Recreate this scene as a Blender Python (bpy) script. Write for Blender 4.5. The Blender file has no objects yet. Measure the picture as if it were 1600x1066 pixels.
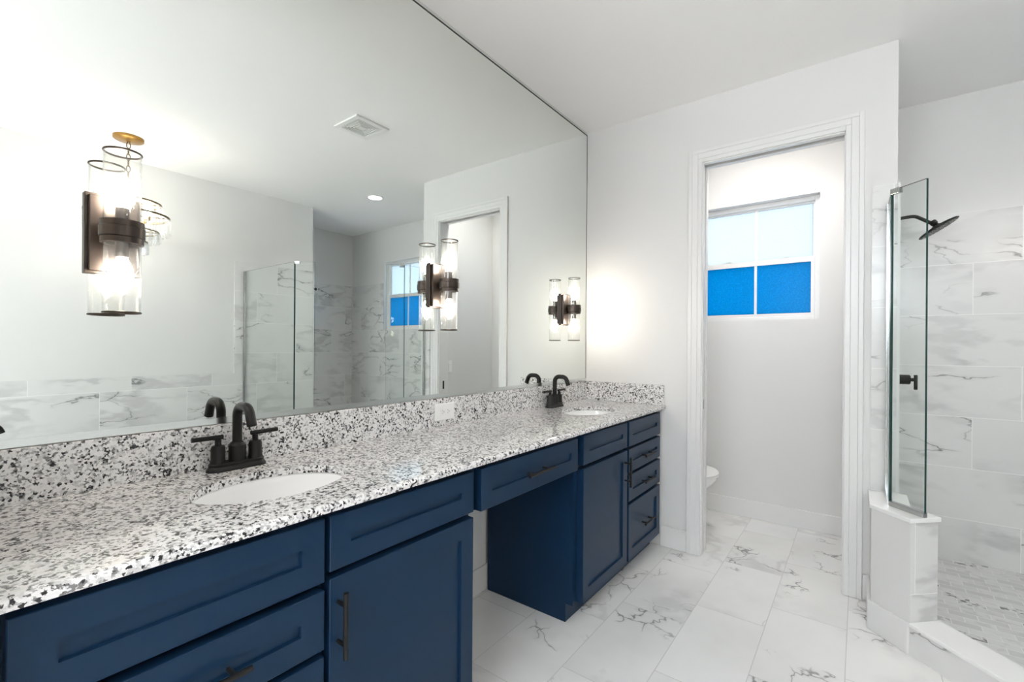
import bpy, bmesh, math, random
from mathutils import Vector, Matrix
PI = math.pi
S = bpy.context.scene
C = S.collection
random.seed(7)

# ------------------------------------------------------------------ camera
TH, ROLL = 0.6453, 0.0069
CAMP = Vector((1.5915, 0.0, 1.2937))
F = Vector((-math.sin(TH), math.cos(TH), 0)); R0 = Vector((math.cos(TH), math.sin(TH), 0)); U0 = Vector((0, 0, 1))
R = R0 * math.cos(ROLL) + U0 * math.sin(ROLL)
U = U0 * math.cos(ROLL) - R0 * math.sin(ROLL)
cam = bpy.data.cameras.new('camera'); camo = bpy.data.objects.new('camera', cam); C.objects.link(camo)
M = Matrix((R, U, -F)).transposed().to_4x4(); M.translation = CAMP
camo.matrix_world = M
cam.sensor_width = 36.0; cam.lens = 721.79 / 1600 * 36; cam.shift_y = (540.98 - 533) / 1600
cam.clip_start = 0.02
S.camera = camo

# ------------------------------------------------------------------ sky, daylight, exposure
S.view_settings.view_transform = 'Standard'
try: S.view_settings.look = 'None'
except Exception: pass
S.view_settings.gamma = 1.0; S.view_settings.use_curve_mapping = False
S.view_settings.exposure = 0.3
S.cycles.max_bounces = 20; S.cycles.diffuse_bounces = 8; S.cycles.glossy_bounces = 10
S.cycles.transmission_bounces = 12; S.cycles.transparent_max_bounces = 40
S.cycles.caustics_reflective = False; S.cycles.caustics_refractive = False
S.cycles.sample_clamp_indirect = 12.0
S.cycles.use_denoising = True
w = bpy.data.worlds.new('sky'); S.world = w; w.use_nodes = True
bg = w.node_tree.nodes['Background']; bg.inputs[0].default_value = (0.84, 0.90, 0.96, 1); bg.inputs[1].default_value = 11.5

# sun through an added window behind the camera, put in to brighten the ceiling
sl = bpy.data.lights.new('bounce_sun', 'SUN'); sl.energy = 24; sl.angle = 0.02; sl.color = (1.0, 0.96, 0.92)
so = bpy.data.objects.new('bounce_sun', sl); C.objects.link(so)
so.rotation_euler = Vector((0.1, 0.45, -0.85)).to_track_quat('-Z', 'Y').to_euler()

# ------------------------------------------------------------------ helpers
def nb(): return bmesh.new()
def box(bm, x0, x1, y0, y1, z0, z1, mi=0):
    v = [bm.verts.new((x, y, z)) for z in (z0, z1) for y in (y0, y1) for x in (x0, x1)]
    for q in ((0, 2, 3, 1), (4, 5, 7, 6), (0, 1, 5, 4), (2, 6, 7, 3), (0, 4, 6, 2), (1, 3, 7, 5)):
        f = bm.faces.new([v[i] for i in q]); f.material_index = mi
    return v
def prism(bm, pts, z0, z1, mi=0):                     # pts: plan polygon
    a = [bm.verts.new((p[0], p[1], z0)) for p in pts]; b = [bm.verts.new((p[0], p[1], z1)) for p in pts]
    n = len(pts)
    fs = [bm.faces.new(a[::-1]), bm.faces.new(b)] + [bm.faces.new((a[i], a[(i + 1) % n], b[(i + 1) % n], b[i])) for i in range(n)]
    for f in fs: f.material_index = mi
    return fs
def rings(bm, loops, cap0=True, cap1=True, close=False):
    vs = [[bm.verts.new(p) for p in lp] for lp in loops]
    n = len(loops[0])
    pairs = list(zip(vs, vs[1:])) + ([(vs[-1], vs[0])] if close else [])
    for a, b in pairs:
        for i in range(n):
            bm.faces.new((a[i], a[(i + 1) % n], b[(i + 1) % n], b[i]))
    if not close:
        if cap0: bm.faces.new(vs[0][::-1])
        if cap1: bm.faces.new(vs[-1])
def lathe(bm, prof, c=(0, 0, 0), axis='Z', n=32, cap=True, mat=None):
    loops = []
    for r, h in prof:
        lp = []
        for i in range(n):
            a = 2 * PI * i / n
            p = Vector((r * math.cos(a), r * math.sin(a), h))
            if axis == 'X': p = Vector((p.z, p.x, p.y))
            elif axis == 'Y': p = Vector((p.y, p.z, p.x))
            if mat is not None: p = mat @ p
            lp.append(p + Vector(c))
        loops.append(lp)
    rings(bm, loops, cap, cap)
def tube(bm, path, r, n=16, cap=True):
    path = [Vector(p) for p in path]; loops = []
    up = None
    for i, p in enumerate(path):
        t = ((path[min(i + 1, len(path) - 1)] - path[max(i - 1, 0)])).normalized()
        if up is None:
            up = t.orthogonal().normalized()
        up = (up - t * up.dot(t)).normalized(); s = t.cross(up)
        rr = r[i] if isinstance(r, (list, tuple)) else r
        loops.append([p + (up * math.cos(2 * PI * k / n) + s * math.sin(2 * PI * k / n)) * rr for k in range(n)])
    rings(bm, loops, cap, cap)
def bend(pts, rad, n=8):                              # round the corners of a polyline
    pts = [Vector(p) for p in pts]; out = [pts[0]]
    for a, b, c in zip(pts, pts[1:], pts[2:]):
        u = (a - b).normalized(); v = (c - b).normalized()
        ang = u.angle(v); d = rad / math.tan(ang / 2)
        p0 = b + u * d; p1 = b + v * d
        cen = b + (u + v).normalized() * (rad / math.sin(ang / 2))
        e0 = p0 - cen; e1 = p1 - cen; om = e0.angle(e1)
        for i in range(n + 1):
            t = i / n
            out.append(cen + (e0 * math.sin((1 - t) * om) + e1 * math.sin(t * om)) / math.sin(om))
    out.append(pts[-1]); return out
def ell(cx, cy, rx, ry, z, n=48, p=2.0):
    o = []
    for i in range(n):
        a = 2 * PI * i / n; c, s = math.cos(a), math.sin(a)
        o.append((cx + rx * math.copysign(abs(c) ** (2 / p), c), cy + ry * math.copysign(abs(s) ** (2 / p), s), z))
    return o
WL = {}
def obj(name, bm, mats, parent=None, smooth=False, bevel=0.0, world=False, label=None, kind=None, angle=None):
    if not isinstance(mats, (list, tuple)): mats = [mats]
    off = WL.get(parent.name, Vector()) if (parent is not None and world) else Vector()
    if off.length > 0: bmesh.ops.translate(bm, verts=bm.verts, vec=-off)
    bmesh.ops.recalc_face_normals(bm, faces=bm.faces)
    me = bpy.data.meshes.new(name); bm.to_mesh(me); bm.free()
    for m in mats: me.materials.append(m)
    o = bpy.data.objects.new(name, me); C.objects.link(o)
    if parent is not None: o.parent = parent
    WL[o.name] = WL.get(parent.name, Vector()) if parent is not None else Vector()
    if bevel:
        b = o.modifiers.new('bevel', 'BEVEL'); b.width = bevel; b.segments = 2; b.limit_method = 'ANGLE'; b.angle_limit = 0.6
    if smooth:
        me.polygons.foreach_set('use_smooth', [True] * len(me.polygons))
        me.set_sharp_from_angle(angle=angle or 0.7)
    if label: o['label'] = label
    if kind: o['kind'] = kind
    return o
def thing(name, label, cat, loc=(0, 0, 0), rz=0, group=None):
    o = bpy.data.objects.new(name, None); C.objects.link(o)
    o.location = loc; o.rotation_euler = (0, 0, rz); o.empty_display_size = 0.05
    o['label'] = label; o['category'] = cat
    if group: o['group'] = group
    WL[o.name] = Vector(loc); return o
def tag(o, label, cat, group=None):
    o['label'] = label; o['category'] = cat
    if group: o['group'] = group
    return o
def dup(root, loc, label):
    r = root.copy(); C.objects.link(r); r.location = loc; r['label'] = label
    for ch in list(root.children):
        c = ch.copy(); C.objects.link(c); c.parent = r
        for g in list(ch.children):
            d = g.copy(); C.objects.link(d); d.parent = c
    return r
def struct(name, bm, m, parent=None, **k): return obj(name, bm, m, parent, kind='structure' if parent is None else None, **k)

# ------------------------------------------------------------------ materials
class NT:
    def __init__(s, name):
        s.m = bpy.data.materials.new(name); s.m.use_nodes = True; s.t = s.m.node_tree
        s.b = s.t.nodes['Principled BSDF']; s.out = s.t.nodes['Material Output']
    def n(s, typ, **k):
        nd = s.t.nodes.new(typ)
        for a, b in k.items(): setattr(nd, a, b)
        return nd
    def put(s, sock, v):
        if hasattr(v, 'is_linked') or isinstance(v, bpy.types.NodeSocket): s.t.links.new(v, sock)
        else: sock.default_value = v
    def math(s, op, *a, clamp=False):
        nd = s.n('ShaderNodeMath', operation=op, use_clamp=clamp)
        for i, v in enumerate(a): s.put(nd.inputs[i], v)
        return nd.outputs[0]
    def vmath(s, op, *a):
        nd = s.n('ShaderNodeVectorMath', operation=op)
        for i, v in enumerate(a):
            if op == 'SCALE' and i == 1: s.put(nd.inputs['Scale'], v)
            else: s.put(nd.inputs[i], v)
        return nd.outputs[0]
    def comb(s, x, y, z):
        nd = s.n('ShaderNodeCombineXYZ')
        for i, v in enumerate((x, y, z)): s.put(nd.inputs[i], v)
        return nd.outputs[0]
    def sep(s, v):
        nd = s.n('ShaderNodeSeparateXYZ'); s.put(nd.inputs[0], v); return nd.outputs
    def obj(s): return s.n('ShaderNodeTexCoord').outputs['Object']
    def noise(s, v, sc, det=3, rough=0.55, col=False):
        nd = s.n('ShaderNodeTexNoise'); s.put(nd.inputs['Vector'], v); nd.inputs['Scale'].default_value = sc
        nd.inputs['Detail'].default_value = det; nd.inputs['Roughness'].default_value = rough
        return nd.outputs['Color' if col else 0]
    def vor(s, v, sc, feat='F1', out=0):
        nd = s.n('ShaderNodeTexVoronoi', feature=feat); s.put(nd.inputs['Vector'], v); nd.inputs['Scale'].default_value = sc
        return nd.outputs[out]
    def ramp(s, v, lo, hi, a=0.0, b=1.0):
        nd = s.n('ShaderNodeMapRange', interpolation_type='SMOOTHSTEP'); s.put(nd.inputs[0], v)
        nd.inputs[1].default_value = lo; nd.inputs[2].default_value = hi; nd.inputs[3].default_value = a; nd.inputs[4].default_value = b
        return nd.outputs[0]
    def mix(s, f, a, b):
        nd = s.n('ShaderNodeMix', data_type='RGBA'); s.put(nd.inputs[0], f)
        for sk, v in ((nd.inputs[6], a), (nd.inputs[7], b)):
            s.put(sk, v if not isinstance(v, tuple) else (v + (1,) if len(v) == 3 else v))
        return nd.outputs[2]
    def bump(s, h, st=0.2, dist=0.01):
        nd = s.n('ShaderNodeBump'); s.put(nd.inputs['Height'], h); nd.inputs['Strength'].default_value = st; nd.inputs['Distance'].default_value = dist
        s.t.links.new(nd.outputs[0], s.b.inputs['Normal']); return nd.outputs[0]
    def col(s, v): s.put(s.b.inputs['Base Color'], v if not isinstance(v, tuple) else v + (1,))
    def set(s, **k):
        for a, v in k.items(): s.put(s.b.inputs[a.replace('_', ' ')], v)
        return s.m
def plain(name, col, rough=0.5, metal=0.0, var=0.04, vs=3.0, bump=0.0, bs=200, spec=0.5, coat=0.0):
    t = NT(name); o = t.obj()
    n = t.noise(o, vs, 2)
    a = tuple(min(1, c * (1 - var)) for c in col); b = tuple(min(1, c * (1 + var)) for c in col)
    t.col(t.mix(n, a, b)); t.set(Roughness=rough, Metallic=metal)
    t.b.inputs['Specular IOR Level'].default_value = spec
    if coat: t.b.inputs['Coat Weight'].default_value = coat; t.b.inputs['Coat Roughness'].default_value = 0.1
    if bump: t.bump(t.noise(o, bs, 2), bump, 0.002)
    return t.m
def lamp(name, col, st):
    t = NT(name); t.set(Base_Color=(1, 1, 1, 1), Emission_Color=col + (1,), Emission_Strength=st); return t.m

M_wall = plain('white_wall_paint', (0.71, 0.706, 0.698), 0.62, var=0.01, bump=0.05, bs=260)
M_ceil = plain('white_ceiling_paint', (0.90, 0.897, 0.89), 0.8, var=0.01, bump=0.08, bs=180)
M_trim = plain('white_trim_enamel', (0.745, 0.742, 0.736), 0.32, var=0.01)
M_blue = plain('navy_cabinet_lacquer', (0.0065, 0.0255, 0.060), 0.28, var=0.05, vs=1.5, bump=0.02, bs=90, spec=0.2)
M_black = plain('matte_black_metal', (0.010, 0.010, 0.010), 0.40, 0.0, var=0.1, spec=0.25)
M_bronze = plain('oil_rubbed_bronze', (0.052, 0.040, 0.034), 0.32, 0.75, var=0.2, vs=30)
M_brass = plain('aged_brass', (0.36, 0.20, 0.055), 0.32, 0.9, var=0.15, vs=20)
M_darkbrass = plain('dark_brass', (0.16, 0.115, 0.05), 0.35, 0.9, var=0.15, vs=20)
M_chrome = plain('polished_chrome', (0.50, 0.51, 0.51), 0.22, 1.0, var=0.02)
M_alu = plain('satin_aluminium', (0.78, 0.81, 0.79), 0.18, 1.0, var=0.02)
M_ceramic = plain('white_ceramic', (0.86, 0.86, 0.855), 0.08, var=0.005)
M_plastic = plain('white_plastic', (0.84, 0.84, 0.83), 0.35, var=0.005)
M_slot = plain('dark_slot', (0.03, 0.03, 0.03), 0.6)
M_quartz = plain('white_solid_cap', (0.84, 0.84, 0.83), 0.25, var=0.01)
M_bulb = lamp('glowing_bulb', (1.0, 0.92, 0.80), 92.0)
M_candle = lamp('glowing_candle_bulb', (1.0, 0.93, 0.83), 95.0)
M_lens = lamp('downlight_lens', (1.0, 0.97, 0.93), 12.0)
M_grey = plain('grey_grille', (0.42, 0.43, 0.43), 0.5, var=0.03)

def mirror_mat():
    t = NT('silvered_mirror'); t.col((0.885, 0.915, 0.885)); t.set(Metallic=1.0, Roughness=0.0)
    t.t.links.new(t.noise(t.obj(), 1.0, 0), t.n('ShaderNodeMath').inputs[0]); return t.m
M_mirror = mirror_mat()
def thin_glass(name, tint, ior=1.45, bump=0.0, bs=60, gloss=1.0, rough=0.0, scatter=0.0):
    t = NT(name); t.t.nodes.remove(t.b)
    tr = t.n('ShaderNodeBsdfTransparent'); tr.inputs[0].default_value = tint + (1,)
    gl = t.n('ShaderNodeBsdfGlossy'); gl.inputs['Roughness'].default_value = rough
    fr = t.n('ShaderNodeLayerWeight'); fr.inputs[0].default_value = 0.5; f0 = ((ior - 1) / (ior + 1)) ** 2
    mx = t.n('ShaderNodeMixShader')
    if bump:
        b = t.n('ShaderNodeBump'); b.inputs['Strength'].default_value = bump; b.inputs['Distance'].default_value = 0.004
        sv = t.n('ShaderNodeMapping'); sv.inputs['Scale'].default_value = (1, 1, 0.35); t.t.links.new(t.obj(), sv.inputs[0])
        t.t.links.new(t.noise(sv.outputs[0], bs, 2), b.inputs['Height'])
        t.t.links.new(b.outputs[0], gl.inputs['Normal']); t.t.links.new(b.outputs[0], fr.inputs['Normal'])
    t.t.links.new(t.math('MULTIPLY', t.math('ADD', t.math('MULTIPLY', t.math('POWER', fr.outputs['Facing'], 5.0), 1 - f0), f0), gloss), mx.inputs[0])
    t.t.links.new(tr.outputs[0], mx.inputs[1]); t.t.links.new(gl.outputs[0], mx.inputs[2]); last = mx
    if scatter:                                       # seeds and ripples in the glass scatter some light
        tl = t.n('ShaderNodeBsdfTranslucent'); tl.inputs[0].default_value = (1, 1, 1, 1); m2 = t.n('ShaderNodeMixShader')
        sv2 = t.n('ShaderNodeMapping'); sv2.inputs['Scale'].default_value = (1, 1, 0.4); t.t.links.new(t.obj(), sv2.inputs[0])
        t.t.links.new(t.ramp(t.noise(sv2.outputs[0], 120, 3), 0.35, 0.75, scatter * 0.35, scatter * 2.2), m2.inputs[0])
        t.t.links.new(mx.outputs[0], m2.inputs[1]); t.t.links.new(tl.outputs[0], m2.inputs[2]); last = m2
    t.t.links.new(last.outputs[0], t.out.inputs[0])
    return t.m
M_glass = thin_glass('clear_shower_glass', (0.975, 0.992, 0.984), gloss=0.55)
M_edge = plain('green_glass_edge', (0.015, 0.055, 0.048), 0.12, var=0.1)
M_tube = thin_glass('rippled_glass', (0.985, 0.985, 0.98), bump=0.45, bs=70, gloss=1.0, scatter=0.007)
M_crystal = thin_glass('crystal', (0.95, 0.955, 0.96), ior=2.4, bump=0.2, bs=40, scatter=0.10)
def pane_mat(name, col, amt):
    t = NT(name); t.t.nodes.remove(t.b); o = t.obj()
    v = t.vor(o, 160); tl = t.n('ShaderNodeBsdfTranslucent')
    c = t.mix(t.ramp(v, 0.2, 0.8), tuple(x * (1 - amt) for x in col), tuple(min(1, x * (1 + amt)) for x in col))
    t.t.links.new(c, tl.inputs[0])
    gl = t.n('ShaderNodeBsdfGlossy'); gl.inputs['Roughness'].default_value = 0.25
    fr = t.n('ShaderNodeFresnel'); mx = t.n('ShaderNodeMixShader')
    t.t.links.new(t.math('MULTIPLY', fr.outputs[0], 0.12), mx.inputs[0])
    t.t.links.new(tl.outputs[0], mx.inputs[1]); t.t.links.new(gl.outputs[0], mx.inputs[2]); t.t.links.new(mx.outputs[0], t.out.inputs[0])
    return t.m
M_pane = pane_mat('frosted_pane', (0.29, 0.315, 0.335), 0.06)
M_paneb = pane_mat('blue_frosted_pane', (0.002, 0.155, 0.255), 0.2)

def granite():
    t = NT('speckled_granite'); o = t.obj()
    d = t.vmath('ADD', o, t.vmath('SCALE', t.vmath('SUBTRACT', t.noise(o, 230, 2, col=True), (0.5, 0.5, 0.5)), 0.008))
    r = t.sep(t.vor(d, 170, out=1))[0]
    r2 = t.sep(t.vor(d, 120, out=1))[1]
    clump = t.noise(o, 42, 2)
    thr = t.math('ADD', r, t.math('MULTIPLY', t.math('SUBTRACT', clump, 0.5), 1.0))
    base = t.mix(t.noise(o, 150, 3), (0.66, 0.65, 0.645), (0.90, 0.89, 0.885))
    c = t.mix(t.math('MULTIPLY', t.ramp(r2, 0.74, 0.78), 0.45), base, (0.38, 0.37, 0.37))
    c = t.mix(t.ramp(thr, 0.63, 0.69), c, (0.42, 0.415, 0.415))
    c = t.mix(t.ramp(thr, 0.73, 0.79), c, (0.20, 0.195, 0.20))
    c = t.mix(t.ramp(thr, 0.86, 0.92), c, (0.022, 0.022, 0.025))
    t.col(c); t.set(Roughness=0.08); return t.m
M_granite = granite()

def marble(name, ax, u0, v0, wd, ht, shift, grout=0.003, kind='wall', seed=0.0, alt=None):
    """veined tile; ax picks the in-plane axes: 'yz', 'xz', 'xy', 'dz' (d = 45 degree diagonal)"""
    t = NT(name); o = t.obj(); x, y, z = t.sep(o)[:3]
    dg = t.math('MULTIPLY', t.math('SUBTRACT', x, y), 0.70711)
    pick = {'x': x, 'y': y, 'z': z, 'd': dg, 's': t.math('MULTIPLY', t.math('ADD', x, y), 0.70711)}
    u, v = pick[ax[0]], pick[ax[1]]
    vv = t.math('DIVIDE', t.math('SUBTRACT', v, v0), ht); row = t.math('FLOOR', vv)
    uu = t.math('DIVIDE', t.math('SUBTRACT', t.math('SUBTRACT', u, u0), t.math('MULTIPLY', row, shift)), wd); colm = t.math('FLOOR', uu)
    fu = t.math('MULTIPLY', t.math('SUBTRACT', 0.5, t.math('ABSOLUTE', t.math('SUBTRACT', t.math('FRACT', uu), 0.5))), wd)
    fv = t.math('MULTIPLY', t.math('SUBTRACT', 0.5, t.math('ABSOLUTE', t.math('SUBTRACT', t.math('FRACT', vv), 0.5))), abs(ht))
    g = t.ramp(t.math('MINIMUM', fu, fv), grout * 0.4, grout * 0.6, 1.0, 0.0)
    wn = t.n('ShaderNodeTexWhiteNoise', noise_dimensions='3D'); t.put(wn.inputs[0], t.comb(t.math('ADD', colm, 0.5), t.math('ADD', row, 0.5), seed + 0.5))
    rnd = wn.outputs['Color']; rv = wn.outputs['Value']
    p = t.vmath('ADD', t.comb(u, v, 0.0), t.vmath('SCALE', rnd, 23.0))
    if kind == 'mosaic':
        c = t.mix(t.ramp(rv, 0.0, 0.75), (0.58, 0.58, 0.575), (0.70, 0.70, 0.69))
        n1 = t.noise(p, 18, 4)
        c = t.mix(t.ramp(n1, 0.50, 0.70), c, (0.56, 0.56, 0.56))
        c = t.mix(t.math('MULTIPLY', t.ramp(rv, 0.86, 0.9), t.ramp(t.noise(p, 35, 3), 0.46, 0.62)), c, (0.16, 0.16, 0.165))
        c = t.mix(g, c, (0.78, 0.78, 0.77)); t.col(c); t.set(Roughness=0.4); return t.m
    rot = t.n('ShaderNodeMapping'); t.put(rot.inputs[0], p)
    rot.inputs['Rotation'].default_value = (0, 0, 0.62 if kind == 'wall' else 1.0); rot.inputs['Scale'].default_value = (0.75, 1.9, 1) if kind == 'wall' else (1.2, 1.2, 1)
    q = rot.outputs[0]
    q = t.vmath('ADD', q, t.vmath('SCALE', t.vmath('SUBTRACT', t.noise(q, 2.6, 4, 0.6, col=True), (0.5, 0.5, 0.5)), 0.42))
    soft = t.ramp(t.math('ABSOLUTE', t.math('SUBTRACT', t.noise(q, 1.9, 3, 0.5), 0.5)), 0.0, 0.075, 1.0, 0.0)
    cloud = t.noise(p, 2.2, 3)
    base = t.mix(t.ramp(cloud, 0.35, 0.75), (0.80, 0.796, 0.788) if kind == 'floor' else (0.735, 0.732, 0.725), (0.72, 0.716, 0.708) if kind == 'floor' else (0.70, 0.698, 0.695))
    if kind == 'floor':
        ms = t.ramp(t.noise(p, 1.7, 2), 0.50, 0.66); mk = t.ramp(t.noise(t.vmath('ADD', p, (3.1, 7.7, 1.3)), 2.3, 2), 0.535, 0.62)
        soft_amt, s2 = 0.30, 5.2
    else:
        ms = t.ramp(t.noise(p, 1.6, 2), 0.40, 0.62); mk = t.ramp(t.noise(t.vmath('ADD', p, (3.1, 7.7, 1.3)), 2.0, 2), 0.50, 0.60)
        soft_amt, s2 = 0.42, 3.0
    c = t.mix(t.math('MULTIPLY', t.math('MULTIPLY', soft, ms), soft_amt), base, (0.36, 0.36, 0.365))
    e = t.vor(q, s2, 'DISTANCE_TO_EDGE')
    crack = t.ramp(e, 0.0, 0.030 if kind == 'floor' else 0.024, 1.0, 0.0)
    c = t.mix(t.math('MULTIPLY', t.math('MULTIPLY', crack, mk), 0.85), c, (0.13, 0.13, 0.135))
    halo = t.ramp(e, 0.0, 0.13, 1.0, 0.0)
    c = t.mix(t.math('MULTIPLY', t.math('MULTIPLY', halo, mk), 0.22), c, (0.42, 0.42, 0.42))
    c = t.mix(g, c, (0.60, 0.595, 0.585) if kind == 'floor' else (0.87, 0.87, 0.86))
    t.col(c); t.set(Roughness=0.22 if kind == 'floor' else 0.2)
    t.bump(g, -0.3, 0.001)
    return t.m
M_floor = marble('marble_floor_tile', 'yx', 1.415, 0.332, 0.596, 0.305, 0.205, 0.0036, 'floor', 1)
M_tback = marble('marble_shower_tile_back', 'xz', 2.335 - 0.203 * 0, 2.12, 0.61, -0.309, 0.2035 * -1, 0.003, 'wall', 2)
M_tside = marble('marble_shower_tile_side', 'yz', 3.35, 2.12, 0.61, -0.309, -0.2035, 0.003, 'wall', 3)
M_tright = marble('marble_tile_tub_wall', 'yz', 1.168 - 0.185, 1.012 - 0.116 - 0.309 * 4, 0.61, 0.309, 0.2033, 0.003, 'wall', 4)
M_tend = marble('marble_tile_diagonal', 'dz', -0.585, 0.135 - 0.309, 0.61, 0.309, 0.2, 0.003, 'wall', 5)
M_tcap = marble('marble_tile_wall_end', 'sz', 2.9, 0.25 - 0.309, 0.61, 0.309, 0.2, 0.003, 'wall', 9)
M_mosaic = marble('mosaic_shower_floor', 'xy', 0, 0, 0.105, 0.052, 0.0525, 0.004, 'mosaic', 6)

# ------------------------------------------------------------------ dimensions
H = 2.84; YF = 3.0; YB = 3.905; YS = 3.867; XO = 3.3435; XS = 4.177; YO = 2.815; XW = 1.749
YN = -1.9
# ------------------------------------------------------------------ the setting
b = nb(); box(b, -0.12, 3.5, YN - 0.1, YF + 0.12, -0.12, 0); box(b, -0.12, 1.64, YF + 0.12, YB + 0.15, -0.12, 0); struct('floor', b, M_floor)
b = nb(); prism(b, [(1.75, 3.12), (1.75, 2.78), (2.54, 1.98), (XO, 1.98), (XO, 2.7), (XS, 2.7), (XS, 3.9), (1.75, 3.9)], 0.0005, 0.012)
struct('floor_shower', b, M_mosaic)
b = nb(); box(b, 3.5, 4.32, 2.55, 4.06, -0.12, 0); box(b, 1.64, 3.5, YF + 0.12, 4.06, -0.12, 0); struct('floor_shower_slab', b, M_quartz)
b = nb(); box(b, -0.12, 4.32, YN - 0.1, 4.06, H, H + 0.12); struct('ceiling', b, M_ceil)
b = nb(); box(b, -0.12, 0, YN - 0.1, 4.06, 0, H); struct('wall_left', b, M_wall)
b = nb()                                            # the far wall, with the door opening and the pocket of the door
box(b, 0, 0.03, YF, YF + 0.115, 0, H); box(b, 0.03, 0.80, YF, YF + 0.033, 0, H); box(b, 0.03, 0.80, YF + 0.082, YF + 0.115, 0, H)
box(b, 1.533, 1.739, YF, YF + 0.115, 0, H); box(b, 0.80, 1.533, YF, YF + 0.115, 2.47, H); box(b, 0.03, 0.80, YF + 0.033, YF + 0.082, 2.47, H)
struct('wall_far', b, M_wall)
b = nb(); box(b, 1.64, 1.739, YF + 0.115, YB, 0, H); struct('wall_shower_side', b, M_wall)
WX0, WX1, WZ0, WZ1 = 0.53, 1.362, 1.503, 2.397       # window in the toilet room
VX0, VX1 = 2.645, 3.476                              # window in the shower
b = nb()
def holed(b, x0, x1, y0, y1, hx0, hx1, z0, z1):
    box(b, x0, hx0, y0, y1, 0, H); box(b, hx1, x1, y0, y1, 0, H); box(b, hx0, hx1, y0, y1, 0, z0); box(b, hx0, hx1, y0, y1, z1, H)
holed(b, 0, 1.69, YB, 4.06, WX0, WX1, WZ0, WZ1); struct('wall_back', b, M_wall)
b = nb(); holed(b, 1.69, 4.32, YS + 0.012, 4.06, VX0, VX1, 1.503, 2.394); struct('wall_shower_back', b, M_wall)
b = nb(); box(b, XO + 0.01, XO + 0.13, YN - 0.1, YO - 0.01, 0, H); box(b, XO + 0.13, 4.32, YO - 0.13, YO - 0.01, 0, H); struct('wall_right', b, M_wall)
b = nb(); box(b, XS + 0.01, 4.32, YO - 0.01, YS + 0.012, 0, H); struct('wall_shower_right', b, M_wall)
b = nb()                                            # wall behind the camera; its window opening is added to let in light
NX0, NX1, NZ0, NZ1 = 0.3, 2.4, 1.72, 2.68
box(b, 0, NX0, YN - 0.1, YN, 0, H); box(b, NX1, XO + 0.01, YN - 0.1, YN, 0, H); box(b, NX0, NX1, YN - 0.1, YN, 0, NZ0); box(b, NX0, NX1, YN - 0.1, YN, NZ1, H)
struct('wall_near', b, M_wall)
b = nb(); box(b, 0, 0.62, -0.05, 0.065, 0, H); struct('wall_vanity_end', b, M_wall)

# tile fields
b = nb()
box(b, XW - 0.01, VX0, YS, YS + 0.012, 0, 2.12); box(b, VX1, XS + 0.01, YS, YS + 0.012, 0, 2.12); box(b, VX0, VX1, YS, YS + 0.012, 0, 1.503)
struct('wall_tile_back', b, M_tback)
b = nb(); box(b, 1.739, XW, YF + 0.001, YS, 0, 2.12); box(b, XS, XS + 0.01, YO, YS, 0, 2.12); struct('wall_tile_side', b, M_tside)
b = nb(); box(b, 1.638, XW, YF - 0.01, YF, 0, 2.12); box(b, XO + 0.0, XS, YO - 0.01, YO, 0, 2.115); struct('wall_tile_end', b, M_tback)
b = nb(); box(b, XO, XO + 0.01, -1.2, 1.99, 0, 1.012); box(b, XO, XO + 0.01, 1.99, YO, 0, 2.115); struct('wall_tile_right', b, M_tright)
b = nb(); box(b, 1.7385, XW + 0.001, YF - 0.0115, YF + 0.001, 0.58, 2.121); box(b, XO - 0.0015, XO + 0.002, YO - 0.008, YO + 0.0015, 0.58, 2.116)
struct('trim_1', b, M_trim)

# door 1: pocket door of the toilet room, pushed into the wall; its frame
d = struct('door_1', (lambda b: (box(b, 0.05, 0.803, YF + 0.040, YF + 0.075, 0.012, 2.44), b)[1])(nb()), M_trim, bevel=0.002)
b = nb(); box(b, 0.8035, 0.806, YF + 0.048, YF + 0.067, 0.905, 0.965); obj('edge_pull', b, M_black, d, label='black edge pull')
b = nb()
for y0, y1 in ((YF - 0.001, YF + 0.036), (YF + 0.079, YF + 0.116)):
    box(b, 0.80, 0.812, y0, y1, 0, 2.446); box(b, 0.80, 1.533, y0, y1, 2.434, 2.47)
box(b, 1.521, 1.533, YF - 0.001, YF + 0.116, 0, 2.446)
fr = struct('door_1_frame', b, M_trim, bevel=0.0015)
b = nb(); box(b, 1.5195, 1.522, YF + 0.048, YF + 0.067, 0.89, 0.965); obj('strike_plate', b, M_black, fr, label='black strike plate')
b = nb(); box(b, 0.815, 1.52, YF + 0.046, YF + 0.07, 2.448, 2.468); obj('door_track', b, M_chrome, fr)
def casing(b, yw, s):                                # stepped casing round the opening; s: side of the wall it stands on
    def bx(x0, x1, z0, z1, p): box(b, x0, x1, *sorted((yw, yw + s * p)), z0, z1)
    for k, (o, p) in enumerate(((0.08, 0.016), (0.058, 0.0145), (0.024, 0.013))):
        i = (0.058, 0.024, 0.0)[k]
        bx(0.806 - o, 0.806 - i, 0, 2.44 + o, p); bx(1.527 + i, 1.527 + o, 0, 2.44 + o, p); bx(0.806 - i, 1.527 + i, 2.44 + i, 2.44 + o, p)
b = nb(); casing(b, YF, -1); casing(b, YF + 0.115, 1); struct('trim_2', b, M_trim, bevel=0.002)

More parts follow.
